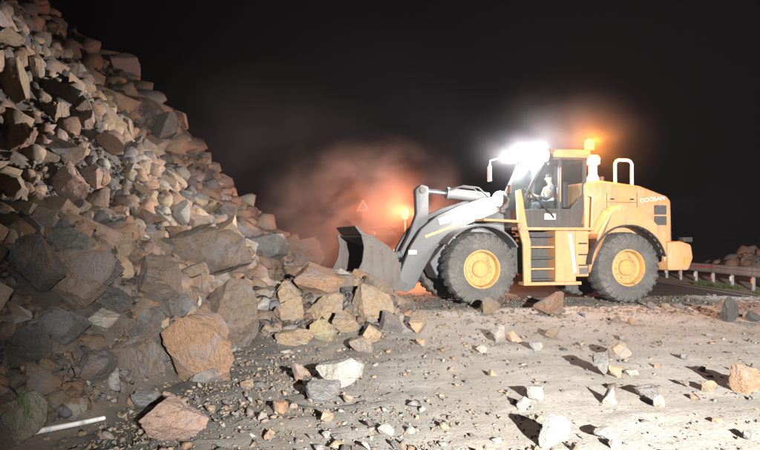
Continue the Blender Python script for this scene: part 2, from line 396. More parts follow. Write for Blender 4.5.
# px base centre, base line, width, height, colour, label
HR = [
 (171, 443, 62, 40, C_PNK, 'pinkish boulder alone on dark gravel at the bottom left, shadow behind it'),
 (193, 382, 80, 66, C_ORG, 'big orange brown boulder at the foot of the rock slope'),
 (226, 352, 60, 66, C_BRN, 'brown and grey boulder leaning behind the big orange brown boulder'),
 (203, 384, 32, 14, C_GRY, 'low grey rock tucked under the big orange brown boulder'),
 (14, 444, 42, 44, (.25, .235, .17), 'yellowish mossy boulder cut by the bottom left corner'),
 (143, 409, 28, 15, C_GRY, 'flat grey slab on gravel just above the pinkish boulder'),
 (130, 376, 50, 34, C_BRN, 'brown block left of the big orange brown boulder'),
 (67, 304, 70, 50, C_BRN, 'broad dark brown boulder in the middle of the left heap'),
 (26, 292, 56, 54, C_DRK, 'large dark boulder at the left edge of the heap'),
 (150, 302, 50, 42, C_BRN, 'brown block above the flat slabs in the left heap'),
 (205, 280, 84, 50, C_BRN, 'long brown boulder sloping down above the brown and grey boulder'),
 (120, 257, 20, 23, C_TAN, 'upright tan stone on the crest of the left heap'),
 (100, 332, 28, 20, C_PAL, 'pale grey stone in the middle of the dark heap'),
 (137, 344, 40, 34, C_DRK, 'dark grey block in the heap above the brown block'),
 (32, 402, 34, 34, C_BRN, 'brown stone low in the heap above the mossy boulder'),
 (60, 345, 44, 34, C_DRK, 'dark angular block below the broad dark brown boulder'),
 (18, 360, 44, 32, C_DRK, 'dark slab at the left edge above the mossy boulder'),
 (88, 385, 42, 30, C_DRK, 'dark grey block at the heap foot left of the brown block'),
 (100, 290, 36, 30, C_DRK, 'dark stone beside the broad dark brown boulder'),
 (64, 255, 44, 26, C_GRY, 'grey stone on the crest of the left heap'),
 (110, 315, 34, 24, C_DRK, 'dark wedge of rock above the pale grey stone'),
 (233, 245, 20, 20, C_YEL, 'yellow stone high above the brown and grey boulder'),
 (66, 205, 36, 44, C_PNK, 'tall pale pink block standing out on the upper slope'),
 (107, 152, 32, 22, C_ORG, 'slanted orange slab high on the slope'),
 (82, 127, 22, 20, C_PNK, 'small pink block high on the slope above the pale pink block'),
 (10, 98, 26, 42, C_TAN, 'tall tan block at the left edge high up'),
 (12, 150, 34, 28, C_ORG, 'orange block at the left edge of the upper slope'),
 (50, 120, 26, 18, C_TAN, 'tan block between the upper left blocks'),
 (88, 185, 24, 20, C_PNK, 'pink stone right of the tall pale pink block'),
 (180, 225, 18, 24, C_PAL, 'pale upright stone at the right of the upper slope'),
 (32, 80, 14, 24, C_TAN, 'thin tan slab near the top left corner'),
 (62, 75, 26, 20, C_BRN, 'brown block near the top of the slope'),
 (268, 262, 40, 26, C_GRY, 'grey knobbly boulder at the right foot of the slope'),
 (300, 270, 44, 30, C_BRN, 'brown boulder next to the bucket at the slope foot'),
 (318, 298, 54, 30, C_ORG, 'flat topped orange rock crowning the pile before the bucket'),
 (322, 320, 42, 24, C_TAN, 'tan block under the flat topped orange rock'),
 (372, 322, 44, 34, C_TAN, 'pale tan block right of the flat topped orange rock'),
 (288, 306, 24, 18, C_TAN, 'small tan block left of the flat topped orange rock'),
 (286, 322, 32, 24, C_TAN, 'tan block at the left of the pile before the bucket'),
 (264, 312, 15, 13, C_PAL, 'small pale stone left of the pile before the bucket'),
 (294, 347, 40, 16, C_TAN, 'long low tan slab at the foot of the pile'),
 (322, 341, 26, 19, C_YEL, 'yellowish stone at the foot of the pile before the bucket'),
 (345, 335, 26, 20, C_TAN, 'tan wedge in the middle of the pile foot'),
 (391, 333, 26, 20, C_GRY, 'grey faced stone at the right end of the pile'),
 (371, 343, 20, 17, C_TAN, 'small tan stone in front of the pale tan block'),
 (362, 353, 28, 15, C_TAN, 'low tan stone at the right foot of the pile'),
 (418, 334, 18, 17, C_TAN, 'single tan stone right of the pile, left of the tyre'),
 (421, 346, 9, 7, C_TAN, 'little tan stone below the single tan stone'),
 (338, 388, 46, 24, C_PAL, 'whitish flat boulder on the gravel in front of the pile'),
 (322, 405, 36, 22, C_GRY, 'grey block against the whitish flat boulder'),
 (297, 384, 13, 18, C_ORG, 'upright brown stone left of the whitish flat boulder'),
 (246, 389, 13, 8, C_TAN, 'small tan stone right of the big orange brown boulder'),
 (279, 415, 14, 12, C_ORG, 'small brown cube of rock left of the grey block'),
 (269, 441, 11, 10, C_TAN, 'tiny tan stone at the bottom edge right of the pinkish boulder'),
 (326, 424, 14, 12, C_TAN, 'small tan stone below the grey block'),
 (386, 437, 16, 10, C_PAL, 'pale stone near the bottom middle'),
 (262, 421, 9, 8, C_TAN, 'tiny tan stone beside the small brown cube'),
 (348, 403, 10, 7, C_TAN, 'tiny stone at the right end of the grey block'),
 (443, 447, 9, 5, C_PAL, 'tiny pale stone at the bottom edge, middle'),
 (492, 314, 21, 15, C_TAN, 'round tan rock in front of the front tyre'),
 (551, 315, 30, 22, C_ORG, 'orange tan rock under the machine between its tyres'),
 (500, 343, 14, 16, C_PAL, 'pale stone on the road below the round tan rock'),
 (515, 342, 16, 10, C_TAN, 'tan stone beside the pale stone below the machine'),
 (553, 338, 15, 10, C_TAN, 'small tan block on the road below the orange tan rock'),
 (482, 353, 13, 8, C_PAL, 'low pale stone left of the road stones'),
 (537, 351, 13, 9, C_PAL, 'whitish chip of rock in the middle of the road'),
 (493, 377, 9, 7, C_TAN, 'tiny stone left on the open road'),
 (620, 358, 20, 15, C_TAN, 'tan rock in the middle of the open road'),
 (604, 376, 18, 20, C_GRY, 'grey pointed rock on the open road'),
 (616, 377, 14, 10, C_TAN, 'small stone against the grey pointed rock'),
 (633, 376, 13, 5, C_PAL, 'flat chip right of the grey pointed rock'),
 (612, 405, 14, 16, C_PAL, 'pale egg shaped rock below the grey pointed rock'),
 (650, 398, 24, 11, C_GRY, 'low grey slab right of the pale egg shaped rock'),
 (660, 408, 11, 11, C_PAL, 'small pale stone under the low grey slab'),
 (537, 402, 17, 14, C_PAL, 'pale rock, upper of a pair on the bright road'),
 (525, 410, 14, 12, C_PAL, 'pale rock, lower left of a pair on the bright road'),
 (555, 448, 28, 29, C_PAL, 'biggest whitish rock at the bottom of the bright road'),
 (608, 440, 24, 10, C_PAL, 'flat whitish slab at the bottom of the bright road'),
 (616, 449, 12, 9, C_PAL, 'small white stone under the flat whitish slab'),
 (712, 394, 14, 12, C_TAN, 'tan stone left of the brown boulder at the right edge'),
 (752, 394, 34, 27, C_ORG, 'orange brown boulder cut by the right edge'),
 (735, 322, 20, 23, C_DRK, 'dark pointed rock standing upright near the right edge'),
 (756, 322, 14, 10, C_DRK, 'dark low rock at the right edge beside the pointed one'),
 (624, 341, 9, 6, C_TAN, 'tiny tan stone above the tan rock on the road'),
 (633, 325, 9, 8, C_ORG, 'tiny orange stone in front of the rear tyre'),
 (618, 323, 8, 7, C_ORG, 'tiny orange stone left of the other one by the rear tyre'),
 (651, 309, 9, 7, C_BRN, 'small brown stone behind the rear tyre'),
 (667, 309, 8, 5, C_TAN, 'small tan chip right of the rear tyre'),
 (681, 309, 8, 5, C_GRY, 'small grey chip at the edge of the dust, right of the tyre'),
 (685, 360, 10, 6, C_GRY, 'little grey stone on the road left of the right edge'),
 (687, 387, 7, 6, C_GRY, 'tiny grey stone above the tan stone near the right edge'),
 (748, 440, 11, 9, C_GRY, 'grey stone in the bottom right corner'),
 (720, 424, 9, 5, C_TAN, 'tiny tan stone above the bottom right corner'),
 (452, 372, 8, 5, C_TAN, 'tiny tan chip alone left of the open road stones'),
]
# hit() works on the bare ground; each rock's visible base line touches it
hero_xy = []
for i, (px, py, w, h, col, lab) in enumerate(HR):
    p = hit(px, py)
    if p is None: continue
    d = p.y; wx = w * d / FPX * 1.06; hz = h * d / FPX
    dep = wx * random.uniform(.75, .95)
    slope = float(H(p.x, p.y + .3) - H(p.x, p.y)) / .3
    hz2 = hz * 1.22
    c = Vector((p.x, p.y + dep * .38, 0)); 
    zb = min(p.z, float(H(c.x, c.y)))
    c.z = zb - hz * .12 + hz2 / 2 if slope < .35 else p.z + hz * .42
    col = tuple(np.clip(np.array(col) * random.uniform(.88, 1.1), 0, 1))
    add_rock((HERO if w > 18 else MID)[i % 22], c, (wx, dep, hz2), random.uniform(-.3, .3), (random.uniform(-.1, .1), random.uniform(-.12, .12)), col, lab)
    hero_xy.append((c.x, c.y, max(wx, dep) / 2))
hero_xy = np.array(hero_xy)

# rubble scattered over the fall: sizes by power law; the largest in view are rocks of their own, the rest one mass
PAL = np.array([C_TAN, C_ORG, C_BRN, C_GRY, C_DRK, C_PAL, C_PNK])
def pick_cols(n, p):
    c = PAL[rng.choice(len(PAL), n, p=p)]; return np.clip(c * rng.uniform(.75, 1.2, (n, 1)) * rng.normal(1, .018, (n, 3)), .02, .7)
def scatter(n, x0, x1, y0, y1, smin, smax, power, cond):
    x = rng.uniform(x0, x1, n); y = rng.uniform(y0, y1, n); k = cond(x, y); x, y = x[k], y[k]
    u = rng.uniform(0, 1, len(x)); s = smin * (1 - u * (1 - (smin / smax) ** power)) ** (-1 / power); return x, y, s
hz0 = lambda x, y: H(x, y) > .10
inview = lambda x, y: (np.abs(x) < .60 * y + .6)
sets = [scatter(32000, -16, .3, 3.6, 25, .08, .5, 2.1, lambda x, y: hz0(x, y) & inview(x, y)),
        scatter(3200, -16, .3, 3.6, 25, .26, .85, 2.3, lambda x, y: (H(x, y) > .35) & inview(x, y)),
        scatter(3000, -6, -1.2, 3.8, 11, .18, .55, 2.0, lambda x, y: (H(x, y) > .12) & inview(x, y)),
        scatter(16000, -8, -1.2, 3.8, 11, .05, .25, 1.9, lambda x, y: (H(x, y) > .1) & inview(x, y)),
        scatter(14000, -11, -1.5, 10, 20, .07, .32, 1.9, lambda x, y: (H(x, y) > .15) & inview(x, y)),
        scatter(900, -14, -2, 11, 24, .4, 1.0, 2.2, lambda x, y: (H(x, y) > .8) & inview(x, y)),
        scatter(900, -5, .6, 9, 16, .12, .45, 1.8, lambda x, y: H(x, y) > .10),
        scatter(900, 13, 20, 23, 36, .15, .7, 1.8, lambda x, y: H(x, y) > .1)]
xs, ys, ss = [np.concatenate([s[k] for s in sets]) for k in range(3)]
# keep the marked boulders free of others in front of them
keep = np.ones(len(xs), bool)
for cx, cy_, r in hero_xy:
    dx, dy = xs - cx, ys - cy_
    inside = (dx / (r * .8)) ** 2 + (dy / (r * .8)) ** 2 < 1
    front = (np.abs(dx) < r * .85 + ss * .2) & (dy < 0) & (dy > -r * 1.15 - ss) & (ss > r * .42)
    keep &= ~(inside | front)
xs, ys, ss = xs[keep], ys[keep], ss[keep]
zs = H(xs, ys)
n = len(xs)
cols = pick_cols(n, [.26, .19, .22, .11, .11, .05, .06])
cols = cols * (.5 + .5 * sstep(.1, .3, ss))[:, None]              # fines darkened in their colour, as shade in the gaps between larger rocks
dims = np.stack([ss * rng.uniform(.8, 1.25, n), ss * rng.uniform(.7, 1.1, n), ss * rng.uniform(.5, .95, n)], -1)
rots = rng.uniform(-.6, .6, (n, 3)); rots[:, 2] = rng.uniform(0, 6.28, n)
cen = np.stack([xs, ys, zs + dims[:, 2] * rng.uniform(.12, .38, n)], -1)
px, py, dc = proj(cen[:, 0], cen[:, 1], cen[:, 2])
psz = np.where((px > 3) & (px < 757) & (py > 3) & (py < 447) & (cen[:, 0] < 8), ss / dc, 0)
order = np.argsort(-psz); NB = 300 - rock_count[0]; big = order[:NB]
zone = lambda u, v: ('at the left edge' if u < 30 else 'in the left' if u < 70 else 'in the centre left' if u < 115 else 'in the centre' if u < 160 else 'in the centre right' if u < 205 else 'in the right' if u < 250 else 'in the left' if u < 300 else 'in the centre' if u < 350 else 'in the right')
tint = lambda c: ('dark' if max(c) < .13 else 'pale' if min(c) > .3 else 'grey' if max(c) - min(c) < .06 else 'orange brown' if c[0] > 1.7 * c[1] else 'tan')
labs = {}
for k in big:
    lv = 'of the upper slope' if py[k] < 150 else 'of the middle slope' if py[k] < 235 else 'of the near heap' if px[k] < 250 else 'of the pile before the bucket'
    w_ = ss[k] / dc[k] * FPX
    lab = '%s %s %s %s' % ('large' if w_ > 38 else 'medium' if w_ > 29 else 'smaller', tint(cols[k]) + ' rock', zone(px[k], py[k]), lv)
    labs.setdefault(lab, []).append(k)
ORD = ['leftmost'] + [w + '-from-left' for w in 'second third fourth fifth sixth seventh eighth ninth tenth eleventh twelfth thirteenth fourteenth fifteenth sixteenth seventeenth eighteenth'.split()]
for lab, ks in labs.items():                                # several alike in one place: counted off from the left
    ks.sort(key=lambda k: px[k])
    for q, k in enumerate(ks):
        l2 = lab if len(ks) == 1 else '%s %s' % ('rightmost' if q == len(ks) - 1 else ORD[min(q, 17)], lab)
        add_rock(MID[int(k) % 22], cen[k], dims[k], rots[k, 2], rots[k, :2], tuple(cols[k]), l2)

def euler_mats(r):
    cx, sx, cy_, sy, cz, sz = np.cos(r[:, 0]), np.sin(r[:, 0]), np.cos(r[:, 1]), np.sin(r[:, 1]), np.cos(r[:, 2]), np.sin(r[:, 2])
    return np.stack([np.stack([cy_ * cz, sx * sy * cz - cx * sz, cx * sy * cz + sx * sz], -1),
                     np.stack([cy_ * sz, sx * sy * sz + cx * cz, cx * sy * sz - sx * cz], -1),
                     np.stack([-sy, sx * cy_, cx * cy_], -1)], 1)
def mass(name, shapes, cen, dims, rots, cols, mat):
    V, F, C, off = [], [], [], 0; which = rng.integers(0, len(shapes), len(cen)); RM = euler_mats(rots)
    for q, (sv, sf) in enumerate(shapes):
        k = np.where(which == q)[0]
        if not len(k): continue
        v = np.einsum('nij,nvj->nvi', RM[k], sv[None] * dims[k][:, None]) + cen[k][:, None]
        V.append(v.reshape(-1, 3)); F.append((sf[None] + (np.arange(len(k)) * len(sv))[:, None, None] + off).reshape(-1, 3)); off += len(k) * len(sv)
        C.append(np.repeat(np.concatenate([cols[k], np.ones((len(k), 1))], 1), len(sv), 0))
    return np_mesh(name, np.concatenate(V), np.concatenate(F), mat, np.concatenate(C))
rest = order[NB:]; pr = ss[rest] / dc[rest] * FPX
a_, b_ = rest[pr > 9], rest[pr <= 9]
ob = mass('rubble', LOW, cen[a_], dims[a_], rots[a_], cols[a_], M['rubble'])
tag(ob, 'mass of broken tan, brown and grey rock covering the slope', 'rubble', kind='stuff')
ob = mass('small_rubble', LOWER, cen[b_], dims[b_], rots[b_], cols[b_], M['rubble'])
tag(ob, 'small broken rock filling the slope between the larger blocks', 'rubble', kind='stuff')

# gravel strewn over the road, thick by the fall and thin on the open carriageway
n0 = 110000
x = rng.uniform(-4.5, 11, n0); y = 3.6 + 16 * rng.uniform(0, 1, n0) ** 1.15
dens = np.clip(1.05 - (x + 2.2) / 3.8, .10, 1) + .55 * np.exp(-((y - 17) / 2.5) ** 2) * (x > 0)
dens = dens * (.45 + .9 * np.clip(wob(x, y, .9) + .5, 0, 1))
k = (rng.uniform(0, 1, n0) < dens) & inview(x, y) & (H(x, y) < .5); x, y = x[k], y[k]; n = len(x)
s = .012 * (1 - rng.uniform(0, 1, n) * (1 - (.012 / .12) ** 2.1)) ** (-1 / 2.1)
dm = np.stack([s * rng.uniform(.8, 1.4, n), s * rng.uniform(.7, 1.1, n), s * rng.uniform(.5, .9, n)], -1)
rt = rng.uniform(-.5, .5, (n, 3)); rt[:, 2] = rng.uniform(0, 6.28, n)
ico = []
for i in range(6):
    ico.append(hull_shape(700 + i, 8))
gcol = pick_cols(n, [.34, .1, .08, .22, .06, .16, .04])
ob = mass('gravel', ico, np.stack([x, y, H(x, y) + dm[:, 2] * .25], -1), dm, rt, gcol, M['rubble'])
tag(ob, 'loose gravel strewn over the dusty road', 'gravel', kind='stuff')

# ------------------------------------------------------------------ wheel loader  (local: x forward, y to its left = towards the camera, z up; front axle at x = 0)
LO = thing('wheel_loader', 'orange and grey wheel loader with lit work lamps pushing its bucket into the rock pile', 'wheel loader', (2.05, 17.63, 0), R(193))
AX = -3.8; WR = .875; WY = 1.12; TW = .68
def wheel(x, side, spin):
    w = bpy.data.objects.new('wheel', None); COL.objects.link(w); w.parent = LO; w.location = (x, side * WY, WR)
    w.rotation_euler = (0, spin, 0 if side > 0 else math.pi); w.empty_display_size = .1
    return w
def tyre_bm():
    bm = B(); h = TW / 2
    prof = [(.43, -h * .78), (.46, -h * .92), (.55, -h * 1.0), (.66, -h * 1.02), (.75, -h * .96), (.81, -h * .84), (.835, -h * .6), (.84, 0),
            (.835, h * .6), (.81, h * .84), (.75, h * .96), (.66, h * 1.02), (.55, h * 1.0), (.46, h * .92), (.43, h * .78)]
    lathe(bm, prof, (0, 0, 0), 72, 'Y', False)
    for k in range(26):                                   # deep lugs, alternating across the crown
        for s in (-1, 1):
            a = 2 * math.pi * (k + (.5 if s > 0 else 0)) / 26
            pts = []
            for (yy, rr, da) in ((.02, .872, -.05), (.20, .872, 0.0), (.31, .838, .03), (.352, .77, .04), (.352, .71, .04)):
                for e in (-1, 1):
                    an = a + da * s + e * (.062 if rr > .8 else .05)
                    pts.append((rr * math.cos(an), s * yy, rr * math.sin(an)))
                    pts.append(((rr - .06) * math.cos(an), s * (yy - (.03 if yy > .3 else 0)), (rr - .06) * math.sin(an)))
            v = [bm.verts.new(p) for p in pts]
            for q in range(4):
                i = q * 4
                for f in ((i, i + 2, i + 6, i + 4), (i, i + 4, i + 5, i + 1), (i + 2, i + 3, i + 7, i + 6)):
                    bm.faces.new([v[t] for t in f])
            bm.faces.new((v[0], v[1], v[3], v[2])); bm.faces.new((v[16], v[18], v[19], v[17]))
    return bm
def rim_bm():
    bm = B(); h = TW / 2
    lathe(bm, [(.44, -h * .8), (.455, h * .80), (.455, h * .88), (.42, h * .90), (.40, h * .80), (.385, h * .45), (.34, h * .40), (.30, h * .44), (.20, h * .46), (.16, h * .46)], (0, 0, 0), 48)
    return bm
def hub_bm():
    bm = B(); h = TW / 2
    lathe(bm, [(.20, h * .3), (.20, h * .62), (.175, h * .72), (.10, h * .76), (.0 + .02, h * .77)], (0, 0, 0), 32)
    for k in range(12):
        a = 2 * math.pi * k / 12; lathe(bm, [(.018, h * .42), (.018, h * .54)], (.27 * math.cos(a), 0, .27 * math.sin(a)), 6)
    return bm
tm = obj('tyre', tyre_bm(), M['rubber'], None, True).data; bpy.data.objects.remove(bpy.data.objects['tyre'])
rmm = obj('rim', rim_bm(), M['rim'], None, True).data; bpy.data.objects.remove(bpy.data.objects['rim'])
hmm = obj('hub', hub_bm(), M['rim'], None, True).data; bpy.data.objects.remove(bpy.data.objects['hub'])
for x in (0, AX):
    for s in (1, -1):
        w = wheel(x, s, random.uniform(0, 6))
        for nm, me in (('tyre', tm), ('rim', rmm), ('hub', hmm)):
            o = bpy.data.objects.new(nm, me); COL.objects.link(o); o.parent = w

# frames and axles
b = B(); bx(b, -5.2, -1.0, -.5, .5, .72, 1.5); obj('rear_frame', b, M['dark'], LO, bevel=.03)
b = B(); prism(b, [(-.95, .65), (.75, .6), (.95, 1.0), (.55, 1.5), (-.1, 1.75), (-.35, 2.55), (-.95, 2.62), (-1.0, 1.6)], -.42, .42); obj('front_frame', b, M['grey'], LO, bevel=.03)
for x in (0, AX):
    b = B(); tube(b, [(x, -.95, WR), (x, -.35, WR), (x, 0, WR), (x, .35, WR), (x, .95, WR)], [.15, .19, .3, .19, .15], 16); obj('axle', b, M['dark'], LO, True)
b = B(); tube(b, [(-1.15, 0, .7), (-1.15, 0, 1.6)], .16, 14); obj('hinge_pin', b, M['steel'], LO, True)

# engine hood, counterweight, fenders
def hood_bm():
    bm = B(); out = [(-2.95, 1.5), (-2.95, 2.98), (-3.37, 3.05), (-4.5, 2.93), (-5.28, 2.68), (-5.40, 2.56), (-5.42, 1.45)]
    prism(bm, out, -.86, .86); return bm
hood = obj('hood', hood_bm(), M['orange'], LO, True, bevel=.07, seg=3)
for z0, z1 in ((2.2, 2.44), (1.93, 2.16)):
    b = B(); bx(b, -5.24, -4.89, .855, .874, z0, z1); vt = obj('vent', b, M['dark'], LO)
    for k in range(5):
        b = B(); box(b, (-5.065, .878, z0 + .03 + k * (z1 - z0 - .06) / 4), (.35, .02, .016), Matrix.Rotation(R(25), 3, 'X').to_euler()); obj('slat', b, M['grey'], vt)
for x in (-3.55, -4.40):
    b = B(); bx(b, x - .006, x + .006, .855, .866, 1.55, 2.74); obj('panel_seam', b, M['black'], hood)
b = B(); bx(b, -4.39, -3.56, .855, .866, 2.50, 2.512); obj('panel_seam', b, M['black'], hood)
for x in (-3.7, -4.25):
    b = B(); bx(b, x - .05, x + .05, .86, .885, 2.56, 2.60); obj('latch', b, M['black'], hood)
b = B(); bx(b, -5.43, -5.415, -.6, .6, 1.6, 2.5); gr = obj('rear_grille', b, M['dark'], LO)
for k in range(9):
    b = B(); bx(b, -5.45, -5.432, -.58, .58, 1.63 + k * .1, 1.66 + k * .1); obj('slat', b, M['grey'], gr)
b = B(); prism(b, [(-5.05, .78), (-5.05, 1.5), (-5.44, 1.52), (-5.74, 1.44), (-5.80, 1.1), (-5.66, .78)], -1.18, 1.18); cw = obj('counterweight', b, M['orange'], LO, True, bevel=.06)
for s in (1, -1):
    b = B(); bx(b, -5.82, -5.58, s * 1.0 - .12, s * 1.0 + .12, 1.5, 1.62); tl = obj('tail_lamp', b, M['black'], LO, bevel=.015)
    b = B(); bx(b, -5.835, -5.822, s * 1.0 - .09, s * 1.0 + .09, 1.52, 1.6); obj('lens', b, M['red_glass'], tl)
    b = B(); bx(b, -5.60, -5.50, s * 1.19 - .012, s * 1.19 + .012, .92, 1.1); obj('reflector', b, M['amber_glass'], LO)

def arch(cx, cz, r0, a0, a1, n=18): return [(cx + r0 * math.cos(R(a0 + (a1 - a0) * k / n)), cz + r0 * math.sin(R(a0 + (a1 - a0) * k / n))) for k in range(n + 1)]
inner = arch(AX, WR, 1.02, -2, 172)
for s in (1, -1):
    outer = [(-4.86, 1.05), (-4.86, 1.72), (-4.70, 1.86), (-4.28, 2.22), (-4.10, 2.34), (-3.62, 2.40), (-3.40, 2.28), (-3.0, 1.62), (-2.9, 1.2)]
    b = B(); prism(b, inner + outer, s * 1.36 - .03, s * 1.36 + .03); fd = obj('rear_fender', b, M['orange'], LO, bevel=.012)
    b = B(); pts2 = outer[1:-1]; up = [(x, z + .0) for x, z in pts2]; dn = [(x * .985 + AX * .015, z - .045) for x, z in pts2[::-1]]
    prism(b, up + dn, min(s * .87, s * 1.33), max(s * .87, s * 1.33)); obj('fender_top', b, M['orange'], fd)
    b = B(); prism(b, arch(AX, WR, 1.055, 5, 165) + arch(AX, WR, 1.02, 165, 5), min(s * .86, s * 1.46), max(s * .86, s * 1.46)); obj('wheel_arch_lip', b, M['black'], fd, True)

# cab
def panel(pts, th=.03):
    """flat quad or polygon (3d points) given a thickness"""
    bm = B(); P = [Vector(p) for p in pts]; nrm = (P[1] - P[0]).cross(P[2] - P[0]).normalized() * th
    a = [bm.verts.new(p) for p in P]; c = [bm.verts.new(p - nrm) for p in P]; n = len(P)
    bm.faces.new(a); bm.faces.new(c[::-1])
    for i in range(n): bm.faces.new((a[i], a[(i + 1) % n], c[(i + 1) % n], c[i]))
    return bm
def beam(p0, p1, w, d): 
    bm = B(); p0, p1 = Vector(p0), Vector(p1); v = p1 - p0
    q = v.to_track_quat('Z', 'Y'); box(bm, (p0 + p1) / 2, (w, d, v.length), q.to_euler()); return bm
cab = bpy.data.objects.new('cab', None); COL.objects.link(cab); cab.parent = LO; cab.empty_display_size = .1
b = B(); bx(b, -3.02, -1.25, -.78, .78, 1.82, 1.95); obj('cab_floor', b, M['dark'], cab)
b = B(); prism(b, [(-2.08, 3.60), (-3.10, 3.60), (-3.12, 3.74), (-2.95, 3.80), (-2.2, 3.80), (-2.06, 3.72)], -.86, .86); obj('roof', b, M['orange'], cab, True, bevel=.04)
b = B(); bx(b, -3.05, -1.94, -.80, .80, 3.545, 3.60); obj('roof_lining', b, M['dark'], cab)
for s in (1, -1):
    obj('front_pillar', beam((-1.22, s * .74, 2.25), (-1.90, s * .76, 3.56), .07, .08), M['dark'], cab, bevel=.012)
    obj('middle_pillar', beam((-2.30, s * .76, 1.95), (-2.32, s * .76, 3.56), .09, .08), M['dark'], cab, bevel=.012)
    obj('rear_pillar', beam((-2.98, s * .74, 2.45), (-3.0, s * .76, 3.56), .10, .09), M['dark'], cab, bevel=.012)
    obj('pillar_stripe', beam((-2.30, s * .806, 2.5), (-2.31, s * .806, 3.35), .05, .008), M['orange'], cab)
    o = panel([(-1.28, s * .765, 2.32), (-2.25, s * .765, 2.32), (-2.27, s * .765, 3.53), (-1.91, s * .765, 3.53)], .008); obj('door_window', o, M['glass'], cab)
    o = panel([(-2.35, s * .765, 2.36), (-2.62, s * .765, 2.36), (-2.93, s * .765, 2.74), (-2.94, s * .765, 3.53), (-2.36, s * .765, 3.53)], .008); obj('rear_side_window', o, M['glass'], cab)
    lo = [(-1.18, 1.86), (-2.86, 1.86), (-2.98, 2.40), (-2.95, 2.72), (-2.60, 2.33), (-1.20, 2.30)]
    b = B(); prism(b, lo, s * .77 - .03, s * .77 + .03); dr = obj('door', b, M['dark'], cab, bevel=.012)
    b = B(); bx(b, -2.2, -2.05, s * .815 - .012, s * .815 + .012, 2.2, 2.24); obj('handle', b, M['steel'], dr)
b = B(); bx(b, -2.18, -1.88, .803, .809, 2.06, 2.2); obj('door_badge', b, M['reflective'], cab)
obj('windscreen', panel([(-1.22, .70, 2.3), (-1.22, -.70, 2.3), (-1.89, -.72, 3.53), (-1.89, .72, 3.53)], .008), M['glass'], cab)
obj('rear_window', panel([(-3.0, -.68, 2.8), (-3.0, .68, 2.8), (-3.02, .70, 3.53), (-3.02, -.70, 3.53)], .008), M['glass'], cab)
b = B(); prism(b, [(-1.18, 1.86), (-1.18, 2.30), (-1.30, 2.30), (-1.30, 1.86)], -.72, .72); obj('front_panel', b, M['grey'], cab)
b = B(); tube(b, [(-1.45, .86, 2.75), (-1.55, .9, 2.62), (-2.0, .92, 2.2), (-2.1, .86, 2.1)], .02, 8); obj('grab_rail', b, M['black'], cab, True)
b = B(); bx(b, -2.72, -2.2, -.28, .28, 2.22, 2.36); bx(b, -2.82, -2.68, -.26, .26, 2.36, 3.05); bx(b, -2.6, -2.3, -.2, .2, 1.95, 2.22); obj('driver_seat', b, M['black'], cab, bevel=.03)
b = B(); tube(b, [(-1.5, 0, 1.95), (-1.62, 0, 2.55), (-1.74, 0, 2.68)], .035, 8)
ringp = [(-1.76 + .07 * math.cos(a) * .9, .2 * math.sin(a), 2.69 + .17 * math.cos(a)) for a in [2 * math.pi * k / 20 for k in range(21)]]
tube(b, ringp, .016, 6); obj('steering_wheel', b, M['black'], cab, True)
b = B(); bx(b, -1.5, -1.46, -.5, -.32, 2.75, 3.0); obj('monitor', b, M['black'], cab, bevel=.01)
# mirror hung from the far front corner of the roof
b = B(); tube(b, [(-1.90, -.8, 3.68), (-1.45, -.98, 3.76), (-1.22, -1.08, 3.70), (-1.20, -1.1, 3.55)], .02, 8); mi = obj('mirror_arm', b, M['white'], cab, True)
b = B(); box(b, (-1.2, -1.1, 3.34), (.05, .22, .42)); obj('mirror', b, M['white'], mi, bevel=.02)

# work lamps on the roof, headlamp on the frame
def lamp(nm, p, rad, lensmat, parent, dirx=1):
    bm = B(); lathe(bm, [(rad * .6, -.14 * dirx), (rad, -.06 * dirx), (rad * 1.08, 0), (rad * 1.08, .02 * dirx)], p, 20, 'X'); o = obj(nm, bm, M['black'], parent, True)
    bm = B(); lathe(bm, [(rad * .98, .024 * dirx), (rad * .95, rad * .4 * dirx), (rad * .8, rad * .7 * dirx), (rad * .45, rad * .95 * dirx), (rad * .05, rad * 1.05 * dirx)], p, 20, 'X'); obj('lens', bm, lensmat, o, True)
    bm = B(); tube(bm, [(p[0] - .05 * dirx, p[1], p[2] - rad), (p[0] - .05 * dirx, p[1], p[2] - rad - .08)], .02, 6); obj('bracket', bm, M['black'], o)
    return o
def glow(name, p, power, color, rad):
    l_ = bpy.data.lights.new(name, 'POINT'); l_.energy = power; l_.color = color; l_.shadow_soft_size = rad
    o = bpy.data.objects.new(name, l_); COL.objects.link(o); o.parent = LO; o.location = p
for y in (.74, -.48):
    lamp('work_lamp', (-1.98, y, 3.66), .16, M['lens_white'], LO)
    spot('work_lamp_light', (-1.70, y, 3.66), (10.6, 2.6 + y, 5.0), 5600, 72, 1, (1, .95, .9), .12, LO)
    glow('work_lamp_glow', (-1.68, y + .08, 3.74), 520, (.95, .96, 1), .1)
lamp('head_lamp', (-.60, 1.08, 2.54), .18, M['lens_white'], LO)
spot('head_lamp_light', (-.34, 1.08, 2.54), (5, 1.8, 1.6), 160, 150, .9, (1, .95, .9), .1, LO)
glow('head_lamp_glow', (-.34, 1.3, 2.58), 170, (1, .97, .94), .08)
b = B(); tube(b, [(-.95, .5, 2.2), (-.75, .95, 2.25), (-.62, .98, 2.42)], .03, 8); obj('lamp_bracket', b, M['dark'], LO, True)
lamp('rear_work_lamp', (-5.44, .55, 2.58), .07, M['lens_rear'], LO, -1)
spot('rear_work_lamp_light', (-5.52, .55, 2.58), (-11, .9, 0), 650, 110, .7, (.9, .95, 1), .07, LO)

